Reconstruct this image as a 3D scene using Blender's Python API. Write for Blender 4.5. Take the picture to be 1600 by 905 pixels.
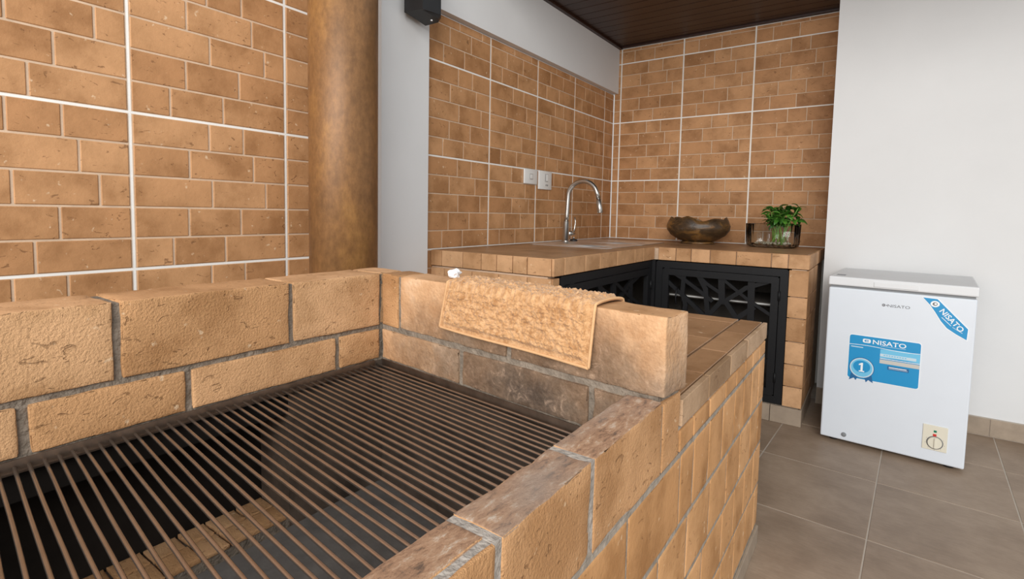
import bpy, bmesh, math, random
from mathutils import Vector, Matrix, noise

for o in list(bpy.data.objects):
    bpy.data.objects.remove(o)
scene = bpy.context.scene
col = scene.collection
R = math.radians

# ------------------------------------------------------------------ camera
cam_d = bpy.data.cameras.new('camera')
cam = bpy.data.objects.new('camera', cam_d)
col.objects.link(cam)
cam_d.sensor_fit = 'HORIZONTAL'
cam_d.sensor_width = 36.0
cam_d.lens = 36.0 * 814.212 / 1600.0
cam_d.shift_x = (800.0 - 794.365) / 1600.0
cam_d.shift_y = (388.670 - 452.5) / 1600.0
cam_d.clip_start = 0.02
r_ = Vector((0.814719, 0.579538, 0.019222))
u_ = Vector((-0.055945, 0.045566, 0.997394))
f_ = Vector((-0.577151, 0.813671, -0.069546))
m = Matrix((r_, u_, -f_)).transposed().to_4x4()
m.translation = Vector((1.7560, -3.8753, 1.0677))
cam.matrix_world = m
scene.camera = cam

# ------------------------------------------------------------------ light
world = bpy.data.worlds.new('sky')
scene.world = world
world.use_nodes = True
wb = world.node_tree.nodes['Background']
wb.inputs['Color'].default_value = (0.90, 0.95, 1.0, 1)
wb.inputs['Strength'].default_value = 0.62

def area(name, loc, target, sx, sy, power, color=(1, 1, 1)):
    d = bpy.data.lights.new(name, 'AREA')
    d.shape = 'RECTANGLE'; d.size = sx; d.size_y = sy
    d.energy = power; d.color = color
    o = bpy.data.objects.new(name, d); col.objects.link(o)
    o.location = loc
    o.rotation_euler = (Vector(target) - Vector(loc)).to_track_quat('-Z', 'Y').to_euler()
    return o
# open sky beyond the terrace, behind and to the right of the camera
area('terrace_sky_offscreen', (3.6, -7.2, 3.1), (0.6, -2.4, 0.8), 3.4, 2.6, 235, (1.0, 0.985, 0.96))
# the open end of the terrace past the near end of the barbecue, full width of the opening
area('terrace_end_offscreen', (1.1, -6.6, 1.5), (0.9, -2.0, 1.2), 2.4, 2.2, 70, (1.0, 0.99, 0.97))

vs = scene.view_settings
vs.view_transform = 'Standard'
vs.look = 'None'
vs.gamma = 1.0
vs.use_curve_mapping = False
vs.exposure = 0.25

# ------------------------------------------------------------------ materials
MATS = {}
def nmat(name):
    mt = bpy.data.materials.new(name); mt.use_nodes = True
    nt = mt.node_tree
    b = nt.nodes['Principled BSDF']
    MATS[name] = mt
    return mt, nt, b
def N(nt, kind, **kw):
    n = nt.nodes.new(kind)
    for k, v in kw.items():
        if k in n.inputs: n.inputs[k].default_value = v
        else: setattr(n, k, v)
    return n
def L(nt, a, b): nt.links.new(a, b)
def coords(nt, scale=(1, 1, 1), rand=True):
    """object coordinates shifted by a per-object random amount"""
    tc = N(nt, 'ShaderNodeTexCoord'); oi = N(nt, 'ShaderNodeObjectInfo')
    mp = N(nt, 'ShaderNodeMapping'); mp.inputs['Scale'].default_value = scale
    L(nt, tc.outputs['Object'], mp.inputs['Vector'])
    if rand:
        ml = N(nt, 'ShaderNodeMath', operation='MULTIPLY'); ml.inputs[1].default_value = 37.0
        L(nt, oi.outputs['Random'], ml.inputs[0])
        cb = N(nt, 'ShaderNodeCombineXYZ')
        for i in range(3): L(nt, ml.outputs[0], cb.inputs[i])
        L(nt, cb.outputs[0], mp.inputs['Location'])
    return mp.outputs[0], oi.outputs['Random']
def ramp(nt, fac, stops):
    r = N(nt, 'ShaderNodeValToRGB')
    e = r.color_ramp.elements
    while len(e) < len(stops): e.new(0.5)
    for k, (p, c) in enumerate(stops):
        e[k].position = p
        e[k].color = (*c, 1) if len(c) == 3 else c
    L(nt, fac, r.inputs[0])
    return r.outputs[0]
def mix(nt, fac, a, b, mode='MIX'):
    mx = N(nt, 'ShaderNodeMix', data_type='RGBA', blend_type=mode)
    if isinstance(fac, float): mx.inputs[0].default_value = fac
    else: L(nt, fac, mx.inputs[0])
    for s, v in ((6, a), (7, b)):
        if isinstance(v, tuple): mx.inputs[s].default_value = (*v, 1)
        else: L(nt, v, mx.inputs[s])
    return mx.outputs[2]
def bump(nt, b, h, strength, dist):
    bp = N(nt, 'ShaderNodeBump'); bp.inputs['Strength'].default_value = strength
    bp.inputs['Distance'].default_value = dist
    L(nt, h, bp.inputs['Height']); L(nt, bp.outputs[0], b.inputs['Normal'])

def brick_mat(name, c_dark, c_mid, c_light, rough=0.75, pits=0.6, pit_scale=26.0, bump_s=0.5, grain=90.0, spec=0.3, bdist=0.004):
    mt, nt, b = nmat(name)
    v, rnd = coords(nt)
    base = ramp(nt, rnd, [(0.0, c_dark), (0.45, c_mid), (1.0, c_light)])
    n1 = N(nt, 'ShaderNodeTexNoise', Scale=7.0, Detail=5.0, Roughness=0.6); L(nt, v, n1.inputs['Vector'])
    blot = ramp(nt, n1.outputs[0], [(0.36, (0.74, 0.69, 0.62)), (0.5, (1, 1, 1)), (0.64, (1.16, 1.17, 1.20))])
    c = mix(nt, 0.9, base, blot, 'MULTIPLY')
    # short dark pits and scratches
    v2, _ = coords(nt, (1.0, 1.0, 1.9))
    n2 = N(nt, 'ShaderNodeTexNoise', Scale=pit_scale, Detail=3.0, Roughness=0.55, Distortion=1.6); L(nt, v2, n2.inputs['Vector'])
    pit = ramp(nt, n2.outputs[0], [(0.30, (1, 1, 1)), (0.355, (0, 0, 0))])
    pf = N(nt, 'ShaderNodeMath', operation='MULTIPLY'); pf.inputs[1].default_value = pits
    L(nt, pit, pf.inputs[0])
    c = mix(nt, pf.outputs[0], c, (0.14, 0.06, 0.022))
    # pale flecks
    n4 = N(nt, 'ShaderNodeTexNoise', Scale=pit_scale * 1.7, Detail=2.0); L(nt, v, n4.inputs['Vector'])
    fl = ramp(nt, n4.outputs[0], [(0.70, (0, 0, 0)), (0.76, (0.5, 0.5, 0.5))])
    c = mix(nt, fl, c, (0.80, 0.62, 0.42))
    L(nt, c, b.inputs['Base Color'])
    b.inputs['Roughness'].default_value = rough
    b.inputs['Specular IOR Level'].default_value = spec
    n3 = N(nt, 'ShaderNodeTexNoise', Scale=grain, Detail=4.0, Roughness=0.65); L(nt, v, n3.inputs['Vector'])
    sm = N(nt, 'ShaderNodeMath', operation='SUBTRACT')
    L(nt, n3.outputs[0], sm.inputs[0]); L(nt, pf.outputs[0], sm.inputs[1])
    bump(nt, b, sm.outputs[0], bump_s, bdist)
    return mt

brick_mat('wall_brick', (0.395, 0.195, 0.082), (0.44, 0.224, 0.097), (0.50, 0.266, 0.122), rough=0.6, pits=0.6, pit_scale=30, bump_s=0.35, grain=60, spec=0.3, bdist=0.003)
brick_mat('grill_brick', (0.49, 0.265, 0.120), (0.55, 0.308, 0.148), (0.61, 0.36, 0.185), rough=0.85, pits=0.45, pit_scale=30, bump_s=0.9, grain=210, spec=0.2)
brick_mat('edge_brick', (0.45, 0.245, 0.115), (0.52, 0.290, 0.142), (0.58, 0.340, 0.178), rough=0.65, pits=0.45, pit_scale=30, bump_s=0.4, grain=80)
brick_mat('top_tile', (0.27, 0.145, 0.07), (0.33, 0.18, 0.088), (0.38, 0.215, 0.11), rough=0.38, pits=0.35, pit_scale=20, bump_s=0.25, grain=50, spec=0.5)

brick_mat('course_brick', (0.46, 0.24, 0.100), (0.53, 0.285, 0.124), (0.60, 0.335, 0.155), rough=0.8, pits=0.4, pit_scale=24, bump_s=0.4, grain=90, spec=0.2)
brick_mat('ledge_edge', (0.34, 0.215, 0.12), (0.40, 0.258, 0.15), (0.46, 0.305, 0.185), rough=0.8, pits=0.4, pit_scale=30, bump_s=0.6, grain=110)
def rough_top():
    mt, nt, b = nmat('cut_brick_top')
    v, rnd = coords(nt, (1, 0.35, 1))
    n1 = N(nt, 'ShaderNodeTexNoise', Scale=80.0, Detail=8.0, Roughness=0.75); L(nt, v, n1.inputs['Vector'])
    c = ramp(nt, n1.outputs[0], [(0.36, (0.13, 0.08, 0.052)), (0.46, (0.36, 0.20, 0.115)), (0.55, (0.45, 0.27, 0.16)), (0.65, (0.60, 0.49, 0.39))])
    n2 = N(nt, 'ShaderNodeTexNoise', Scale=9.0, Detail=4.0); L(nt, v, n2.inputs['Vector'])
    g = ramp(nt, n2.outputs[0], [(0.46, (0, 0, 0)), (0.62, (0.7, 0.7, 0.7))])
    c = mix(nt, g, c, (0.34, 0.27, 0.22))
    L(nt, c, b.inputs['Base Color']); b.inputs['Roughness'].default_value = 0.9
    bump(nt, b, n1.outputs[0], 0.9, 0.006)
rough_top()

def soot_brick():
    """brick with a soot stain that grows to the fire end of the wall"""
    mt, nt, b = nmat('sooty_brick')
    v, rnd = coords(nt)
    n1 = N(nt, 'ShaderNodeTexNoise', Scale=8.0, Detail=6.0, Roughness=0.65); L(nt, v, n1.inputs['Vector'])
    c = ramp(nt, n1.outputs[0], [(0.36, (0.46, 0.25, 0.12)), (0.5, (0.58, 0.345, 0.185)), (0.64, (0.66, 0.44, 0.275))])
    tc = N(nt, 'ShaderNodeNewGeometry')
    sx = N(nt, 'ShaderNodeSeparateXYZ'); L(nt, tc.outputs['Position'], sx.inputs[0])
    # stain centre around x 1.22, z 0.70
    dx = N(nt, 'ShaderNodeMath', operation='SUBTRACT'); L(nt, sx.outputs[0], dx.inputs[0]); dx.inputs[1].default_value = 1.20
    dx2 = N(nt, 'ShaderNodeMath', operation='MULTIPLY'); L(nt, dx.outputs[0], dx2.inputs[0]); dx2.inputs[1].default_value = 2.3
    dz = N(nt, 'ShaderNodeMath', operation='SUBTRACT'); L(nt, sx.outputs[2], dz.inputs[0]); dz.inputs[1].default_value = 0.70
    dz2 = N(nt, 'ShaderNodeMath', operation='MULTIPLY'); L(nt, dz.outputs[0], dz2.inputs[0]); dz2.inputs[1].default_value = 5.0
    cb = N(nt, 'ShaderNodeCombineXYZ'); L(nt, dx2.outputs[0], cb.inputs[0]); L(nt, dz2.outputs[0], cb.inputs[2])
    ln = N(nt, 'ShaderNodeVectorMath', operation='LENGTH'); L(nt, cb.outputs[0], ln.inputs[0])
    nz = N(nt, 'ShaderNodeTexNoise', Scale=11.0, Detail=6.0, Roughness=0.7); L(nt, tc.outputs['Position'], nz.inputs['Vector'])
    ad = N(nt, 'ShaderNodeMath', operation='MULTIPLY_ADD'); L(nt, nz.outputs[0], ad.inputs[0]); ad.inputs[1].default_value = 0.9; L(nt, ln.outputs['Value'], ad.inputs[2])
    st = ramp(nt, ad.outputs[0], [(0.55, (0.93, 0.93, 0.93)), (0.95, (0.6, 0.6, 0.6)), (1.0, (0, 0, 0))])
    rr = st.node; rr.color_ramp.elements[0].position = 0.30; rr.color_ramp.elements[1].position = 0.72; rr.color_ramp.elements[2].position = 1.0
    mr = N(nt, 'ShaderNodeMapRange'); mr.inputs['From Max'].default_value = 1.6
    L(nt, ad.outputs[0], mr.inputs['Value']); L(nt, mr.outputs[0], rr.inputs[0])
    nm = N(nt, 'ShaderNodeTexNoise', Scale=38.0, Detail=6.0, Roughness=0.75, Distortion=0.8); L(nt, tc.outputs['Position'], nm.inputs['Vector'])
    sc = ramp(nt, nm.outputs[0], [(0.36, (0.016, 0.012, 0.010)), (0.47, (0.045, 0.034, 0.027)), (0.56, (0.085, 0.061, 0.046)), (0.67, (0.28, 0.20, 0.145))])
    c = mix(nt, st, c, sc)
    L(nt, c, b.inputs['Base Color']); b.inputs['Roughness'].default_value = 0.88
    n3 = N(nt, 'ShaderNodeTexNoise', Scale=120.0, Detail=4.0); L(nt, v, n3.inputs['Vector'])
    bump(nt, b, n3.outputs[0], 0.75, 0.004)
soot_brick()

def simple(name, color, rough=0.6, metal=0.0, spec=0.5, noise_amt=0.0, nscale=12.0, bump_s=0.0, bscale=150.0, bdist=0.002):
    mt, nt, b = nmat(name)
    b.inputs['Roughness'].default_value = rough
    b.inputs['Metallic'].default_value = metal
    b.inputs['Specular IOR Level'].default_value = spec
    v, rnd = coords(nt)
    n1 = N(nt, 'ShaderNodeTexNoise', Scale=nscale, Detail=5.0, Roughness=0.6); L(nt, v, n1.inputs['Vector'])
    k = noise_amt
    c = ramp(nt, n1.outputs[0], [(0.3, tuple(x * (1 - k) for x in color)), (0.7, tuple(min(1, x * (1 + k)) for x in color))])
    L(nt, c, b.inputs['Base Color'])
    if bump_s:
        n2 = N(nt, 'ShaderNodeTexNoise', Scale=bscale, Detail=4.0); L(nt, v, n2.inputs['Vector'])
        bump(nt, b, n2.outputs[0], bump_s, bdist)
    return mt
simple('white_plaster', (0.72, 0.72, 0.715), 0.85, spec=0.2, noise_amt=0.02, nscale=3, bump_s=0.15, bscale=60)
simple('white_grout', (0.82, 0.80, 0.76), 0.8, noise_amt=0.05)
simple('tan_grout', (0.58, 0.42, 0.29), 0.85, noise_amt=0.12, nscale=20)
simple('mortar', (0.225, 0.185, 0.145), 0.95, spec=0.15, noise_amt=0.3, nscale=40, bump_s=1.0, bscale=110, bdist=0.006)
simple('joint_mortar', (0.33, 0.285, 0.235), 0.95, spec=0.15, noise_amt=0.3, nscale=40, bump_s=0.8, bscale=110, bdist=0.004)
simple('pale_mortar', (0.36, 0.32, 0.28), 0.95, spec=0.15, noise_amt=0.25, nscale=50, bump_s=1.0, bscale=130, bdist=0.005)
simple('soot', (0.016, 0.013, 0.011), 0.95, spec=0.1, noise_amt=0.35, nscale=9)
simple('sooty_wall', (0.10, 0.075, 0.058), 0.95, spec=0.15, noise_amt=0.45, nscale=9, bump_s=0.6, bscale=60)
simple('ash_floor', (0.155, 0.142, 0.130), 0.95, spec=0.1, noise_amt=0.2, nscale=15, bump_s=0.4, bscale=150)
simple('black_metal', (0.010, 0.010, 0.011), 0.5, spec=0.25, noise_amt=0.1)
simple('black_plastic', (0.014, 0.014, 0.015), 0.5, noise_amt=0.1)
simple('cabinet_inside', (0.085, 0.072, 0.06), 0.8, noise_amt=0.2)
simple('shelf_white', (0.70, 0.69, 0.66), 0.5, noise_amt=0.02)
simple('steel', (0.80, 0.79, 0.77), 0.34, metal=0.85, noise_amt=0.04, nscale=30)
simple('brushed_nickel', (0.55, 0.53, 0.50), 0.30, metal=1.0, noise_amt=0.04, nscale=40)
simple('bar_steel', (0.37, 0.31, 0.265), 0.23, metal=0.9, noise_amt=0.12, nscale=25)
simple('frame_steel', (0.30, 0.23, 0.18), 0.45, metal=1.0, noise_amt=0.25, nscale=25)
simple('freezer_white', (0.70, 0.745, 0.80), 0.35, spec=0.5, noise_amt=0.01)
simple('lid_white', (0.72, 0.73, 0.74), 0.45, spec=0.4, noise_amt=0.01)
simple('gasket_grey', (0.22, 0.23, 0.24), 0.6)
simple('sticker_blue', (0.006, 0.27, 0.56), 0.4, noise_amt=0.02)
simple('sticker_dark_blue', (0.008, 0.12, 0.30), 0.4)
simple('sticker_light_blue', (0.16, 0.52, 0.76), 0.4)
simple('sticker_pale', (0.55, 0.68, 0.76), 0.4)
simple('sticker_white', (0.85, 0.87, 0.88), 0.4)
simple('sticker_grey', (0.55, 0.54, 0.50), 0.4)
simple('logo_grey', (0.13, 0.13, 0.14), 0.4)
simple('panel_cream', (0.72, 0.68, 0.56), 0.5)
simple('led_green', (0.0, 0.18, 0.10), 0.3)
simple('led_red', (0.60, 0.03, 0.02), 0.3)
simple('socket_white', (0.72, 0.71, 0.68), 0.4)
simple('socket_grey', (0.48, 0.47, 0.45), 0.4)
simple('led_white', (0.85, 0.85, 0.85), 0.3)
simple('tissue', (0.80, 0.80, 0.80), 0.9, noise_amt=0.03)
simple('skirting_tile', (0.34, 0.265, 0.195), 0.6, noise_amt=0.15, nscale=14, bump_s=0.2)
simple('floor_joint', (0.47, 0.405, 0.335), 0.8, noise_amt=0.1)
simple('stem_green', (0.16, 0.30, 0.05), 0.6, noise_amt=0.25, nscale=30)
simple('pebble', (0.35, 0.30, 0.22), 0.5, noise_amt=0.3, nscale=60)

def leaf_mat():
    mt, nt, b = nmat('leaf')
    v, rnd = coords(nt)
    c = ramp(nt, rnd, [(0.0, (0.020, 0.085, 0.008)), (0.6, (0.045, 0.17, 0.014)), (1.0, (0.10, 0.27, 0.03))])
    L(nt, c, b.inputs['Base Color']); b.inputs['Roughness'].default_value = 0.45
leaf_mat()
def floor_mat():
    mt, nt, b = nmat('floor_tile')
    v, rnd = coords(nt)
    n1 = N(nt, 'ShaderNodeTexNoise', Scale=4.0, Detail=7.0, Roughness=0.65); L(nt, v, n1.inputs['Vector'])
    c = ramp(nt, n1.outputs[0], [(0.36, (0.255, 0.180, 0.122)), (0.5, (0.305, 0.220, 0.153)), (0.64, (0.355, 0.262, 0.186))])
    v2, _ = coords(nt, (3.0, 14.0, 1.0))
    n2 = N(nt, 'ShaderNodeTexNoise', Scale=9.0, Detail=5.0, Roughness=0.7); L(nt, v2, n2.inputs['Vector'])
    s = ramp(nt, n2.outputs[0], [(0.3, (0.86, 0.86, 0.86)), (0.7, (1.1, 1.1, 1.1))])
    c = mix(nt, 0.8, c, s, 'MULTIPLY')
    L(nt, c, b.inputs['Base Color']); b.inputs['Roughness'].default_value = 0.5
    bump(nt, b, n2.outputs[0], 0.15, 0.002)
floor_mat()
def wood_mat():
    mt, nt, b = nmat('dark_wood')
    v, rnd = coords(nt, (1.0, 18.0, 18.0))
    n1 = N(nt, 'ShaderNodeTexNoise', Scale=4.0, Detail=5.0); L(nt, v, n1.inputs['Vector'])
    c = ramp(nt, n1.outputs[0], [(0.3, (0.020, 0.007, 0.004)), (0.7, (0.042, 0.016, 0.010))])
    L(nt, c, b.inputs['Base Color']); b.inputs['Roughness'].default_value = 0.4
wood_mat()
def duct_mat():
    mt, nt, b = nmat('rusty_duct')
    v, rnd = coords(nt, (1, 1, 0.55), False)
    n1 = N(nt, 'ShaderNodeTexNoise', Scale=5.0, Detail=7.0, Roughness=0.68); L(nt, v, n1.inputs['Vector'])
    c = ramp(nt, n1.outputs[0], [(0.30, (0.15, 0.072, 0.026)), (0.5, (0.225, 0.108, 0.038)), (0.62, (0.29, 0.142, 0.044)), (0.76, (0.31, 0.20, 0.12))])
    n2 = N(nt, 'ShaderNodeTexNoise', Scale=60.0, Detail=4.0, Roughness=0.7); L(nt, v, n2.inputs['Vector'])
    sp = ramp(nt, n2.outputs[0], [(0.35, (0.72, 0.7, 0.68)), (0.65, (1.2, 1.2, 1.2))])
    c = mix(nt, 0.7, c, sp, 'MULTIPLY')
    L(nt, c, b.inputs['Base Color'])
    b.inputs['Roughness'].default_value = 0.5; b.inputs['Metallic'].default_value = 0.15
    bump(nt, b, n2.outputs[0], 0.25, 0.002)
duct_mat()
def bowl_mat():
    mt, nt, b = nmat('bowl_glaze')
    v, rnd = coords(nt, (1, 1, 2.2), False)
    n1 = N(nt, 'ShaderNodeTexNoise', Scale=9.0, Detail=6.0, Roughness=0.65, Distortion=0.6); L(nt, v, n1.inputs['Vector'])
    c = ramp(nt, n1.outputs[0], [(0.34, (0.028, 0.016, 0.008)), (0.5, (0.075, 0.042, 0.018)), (0.62, (0.20, 0.095, 0.025)), (0.74, (0.16, 0.12, 0.08))])
    L(nt, c, b.inputs['Base Color']); b.inputs['Roughness'].default_value = 0.35
    bump(nt, b, n1.outputs[0], 0.5, 0.01)
bowl_mat()
def towel_mat():
    mt, nt, b = nmat('towel_terry')
    v, rnd = coords(nt, (1, 1, 1), False)
    n1 = N(nt, 'ShaderNodeTexNoise', Scale=70.0, Detail=4.0, Roughness=0.7); L(nt, v, n1.inputs['Vector'])
    c = ramp(nt, n1.outputs[0], [(0.36, (0.38, 0.19, 0.078)), (0.5, (0.52, 0.29, 0.135)), (0.64, (0.62, 0.37, 0.19))])
    L(nt, c, b.inputs['Base Color']); b.inputs['Roughness'].default_value = 0.95
    b.inputs['Specular IOR Level'].default_value = 0.1
    b.inputs['Sheen Weight'].default_value = 0.2
    n2 = N(nt, 'ShaderNodeTexNoise', Scale=240.0, Detail=3.0); L(nt, v, n2.inputs['Vector'])
    bump(nt, b, n2.outputs[0], 0.8, 0.004)
towel_mat()
simple('towel_hem', (0.60, 0.36, 0.185), 0.95, spec=0.1, noise_amt=0.08, nscale=60, bump_s=0.4, bscale=300)
def glass_mat():
    mt, nt, b = nmat('clear_glass')
    tr = N(nt, 'ShaderNodeBsdfTransparent'); tr.inputs[0].default_value = (0.975, 0.985, 0.98, 1)
    gl = N(nt, 'ShaderNodeBsdfGlossy'); gl.inputs['Roughness'].default_value = 0.04
    fr = N(nt, 'ShaderNodeFresnel'); fr.inputs['IOR'].default_value = 1.4
    mx = N(nt, 'ShaderNodeMixShader')
    L(nt, fr.outputs[0], mx.inputs[0]); L(nt, tr.outputs[0], mx.inputs[1]); L(nt, gl.outputs[0], mx.inputs[2])
    L(nt, mx.outputs[0], nt.nodes['Material Output'].inputs['Surface'])
glass_mat()

# ------------------------------------------------------------------ helpers
WLOC = {}
def link(o, parent=None, loc=(0, 0, 0), rz=0.0):
    """loc is given in world space for unrotated parents"""
    col.objects.link(o)
    loc = Vector(loc)
    WLOC[o.name] = loc
    if parent is not None:
        o.parent = parent
        o.location = loc - WLOC[parent.name]
    else:
        o.location = loc
    o.rotation_euler = (0, 0, rz)
    return o
def tag(o, label=None, cat=None, group=None, kind=None):
    if label: o['label'] = label
    if cat: o['category'] = cat
    if group: o['group'] = group
    if kind: o['kind'] = kind
    return o
def empty(name, loc, rz=0.0):
    o = bpy.data.objects.new(name, None)
    o.empty_display_size = 0.1
    return link(o, None, loc, rz)
def mesh_from_bm(bm, name, mats, smooth=False):
    me = bpy.data.meshes.new(name)
    bmesh.ops.recalc_face_normals(bm, faces=bm.faces)
    bm.to_mesh(me); bm.free()
    for mt in (mats if isinstance(mats, (list, tuple)) else [mats]): me.materials.append(MATS[mt])
    if smooth:
        for p in me.polygons: p.use_smooth = True
    return me
def box_bm(sx, sy, sz, bev=0.0, seg=1):
    bm = bmesh.new()
    bmesh.ops.create_cube(bm, size=1.0)
    bmesh.ops.scale(bm, vec=(sx, sy, sz), verts=bm.verts)
    if bev > 0:
        bmesh.ops.bevel(bm, geom=list(bm.edges), offset=min(bev, 0.45 * min(sx, sy, sz)), segments=seg, profile=0.5, affect='EDGES')
    return bm
CACHE = {}
def box_mesh(name, sx, sy, sz, bev, mat, seg=1):
    k = (round(sx, 4), round(sy, 4), round(sz, 4), bev, mat, seg)
    if k not in CACHE:
        CACHE[k] = mesh_from_bm(box_bm(sx, sy, sz, bev, seg), name, mat, seg > 1)
    return CACHE[k]
def box(name, x0, x1, y0, y1, z0, z1, mat, parent=None, bev=0.0, seg=1):
    """axis aligned box from world bounds, origin at its centre"""
    x0, x1 = sorted((x0, x1)); y0, y1 = sorted((y0, y1)); z0, z1 = sorted((z0, z1))
    me = box_mesh(name, x1 - x0, y1 - y0, z1 - z0, bev, mat, seg)
    o = bpy.data.objects.new(name, me)
    return link(o, parent, ((x0 + x1) / 2, (y0 + y1) / 2, (z0 + z1) / 2))
def rough_brick(name, sx, sy, sz, loc, parent, mat, seed, rz=0.0, top=None, amp=0.0016, chip=0.005, cell=0.02):
    """a brick with worn, chipped edges"""
    bm = bmesh.new()
    h = Vector((sx / 2, sy / 2, sz / 2))
    off = Vector((seed * 3.17, seed * 1.31, seed * 0.73))
    def ticks(hh):
        b1, b2 = min(0.0020, hh * 0.2), min(0.007, hh * 0.5)
        n = max(1, int(round((2 * hh - 2 * b2) / cell)))
        return [-hh, -hh + b1] + [-hh + b2 + (2 * hh - 2 * b2) * k / n for k in range(n + 1)] + [hh - b1, hh]
    T = [ticks(h[i]) for i in range(3)]
    vd = {}
    def V(c):
        k = tuple(round(x, 6) for x in c)
        if k not in vd: vd[k] = bm.verts.new(c)
        return vd[k]
    for ax in range(3):
        a1, a2 = (ax + 1) % 3, (ax + 2) % 3
        for sg in (-1, 1):
            for i in range(len(T[a1]) - 1):
                for j in range(len(T[a2]) - 1):
                    q = []
                    for di, dj in ((0, 0), (1, 0), (1, 1), (0, 1)):
                        c = [0, 0, 0]; c[ax] = sg * h[ax]; c[a1] = T[a1][i + di]; c[a2] = T[a2][j + dj]
                        q.append(V(c))
                    bm.faces.new(q)
    for v in bm.verts:
        c = v.co.copy()
        d = sorted((h[i] - abs(c[i]), i) for i in range(3))
        edge = d[1][0]                               # 0 on an edge
        v.co += noise.noise_vector(c * 30.0 + off) * amp
        ch = max(0.0, noise.noise(c * 26.0 + off * 1.7) - 0.08) * chip * 2.2
        for e, i in d[:2]:
            if edge < 0.0012: v.co[i] -= math.copysign(0.0009 + ch, c[i]) * (1 if e < 1e-5 else 0)
            elif edge < 0.004: v.co[i] -= math.copysign(0.0003 + ch * 0.55, c[i]) * (1 if e < 1e-5 else 0)
    bm.normal_update()
    if top:
        for f in bm.faces:
            if f.normal.z > 0.75: f.material_index = 1
    me = mesh_from_bm(bm, name, [mat] + ([top] if top else []), True)
    try:
        me.set_sharp_from_angle(angle=R(50))
    except Exception:
        pass
    o = bpy.data.objects.new(name, me)
    return link(o, parent, loc, rz)
def rbrick(name, x0, x1, y0, y1, z0, z1, parent, mat, seed, top=None, **kw):
    x0, x1 = sorted((x0, x1)); y0, y1 = sorted((y0, y1)); z0, z1 = sorted((z0, z1))
    return rough_brick(name, x1 - x0, y1 - y0, z1 - z0, ((x0 + x1) / 2, (y0 + y1) / 2, (z0 + z1) / 2), parent, mat, seed, 0.0, top, **kw)
def raw(name, bm, mat, parent=None, loc=(0, 0, 0), rz=0.0, smooth=False):
    o = bpy.data.objects.new(name, mesh_from_bm(bm, name, mat, smooth))
    return link(o, parent, loc, rz)
def lathe(profile, n=32, sx=1.0, sy=1.0, fn=None):
    bm = bmesh.new(); rings = []
    for k, (r, z) in enumerate(profile):
        ring = []
        for i in range(n):
            a = 2 * math.pi * i / n
            rr, zz = (r, z) if fn is None else fn(r, z, a, k)
            ring.append(bm.verts.new((rr * math.cos(a) * sx, rr * math.sin(a) * sy, zz)))
        rings.append(ring)
    for a, b in zip(rings, rings[1:]):
        for i in range(n):
            bm.faces.new((a[i], a[(i + 1) % n], b[(i + 1) % n], b[i]))
    for ring in (rings[0], rings[-1]):
        if len({tuple(round(c, 6) for c in v.co) for v in ring}) > 2: bm.faces.new(ring)
    bmesh.ops.remove_doubles(bm, verts=bm.verts, dist=1e-6)
    return bm
def tube(points, radius, n=10, caps=True):
    """round tube through points; radius a number or a list"""
    bm = bmesh.new(); pts = [Vector(p) for p in points]
    rad = radius if isinstance(radius, (list, tuple)) else [radius] * len(pts)
    up = None; rings = []
    for k, p in enumerate(pts):
        t = (pts[min(k + 1, len(pts) - 1)] - pts[max(k - 1, 0)]).normalized()
        if up is None:
            up = t.orthogonal().normalized()
        up = (up - t * up.dot(t)).normalized(); w = t.cross(up)
        rings.append([bm.verts.new(p + (up * math.cos(2 * math.pi * i / n) + w * math.sin(2 * math.pi * i / n)) * rad[k]) for i in range(n)])
    for a, b in zip(rings, rings[1:]):
        for i in range(n): bm.faces.new((a[i], a[(i + 1) % n], b[(i + 1) % n], b[i]))
    if caps:
        bm.faces.new(rings[0]); bm.faces.new(rings[-1])
    return bm
def prism(poly, depth):
    """polygon in x,z extruded towards -y by depth"""
    bm = bmesh.new()
    a = [bm.verts.new((x, 0, z)) for x, z in poly]
    b = [bm.verts.new((x, -depth, z)) for x, z in poly]
    bm.faces.new(a); bm.faces.new(b)
    for i in range(len(poly)):
        j = (i + 1) % len(poly)
        bm.faces.new((a[i], a[j], b[j], b[i]))
    return bm

# ------------------------------------------------------------------ setting: shell
Z0 = 0.882               # a horizontal joint line of the wall tiles lies at worktop height
TH, TW = 0.45, 0.478     # wall tile size
CEIL = 2.36
WP = 0.035               # how far the white pillar and beam stand out of the tiled wall
PAT = [(0.45, 0.68), (0.325, 0.75), (0.465, 0.84), (0.315, 0.655), (0.22, 0.545)]

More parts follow.
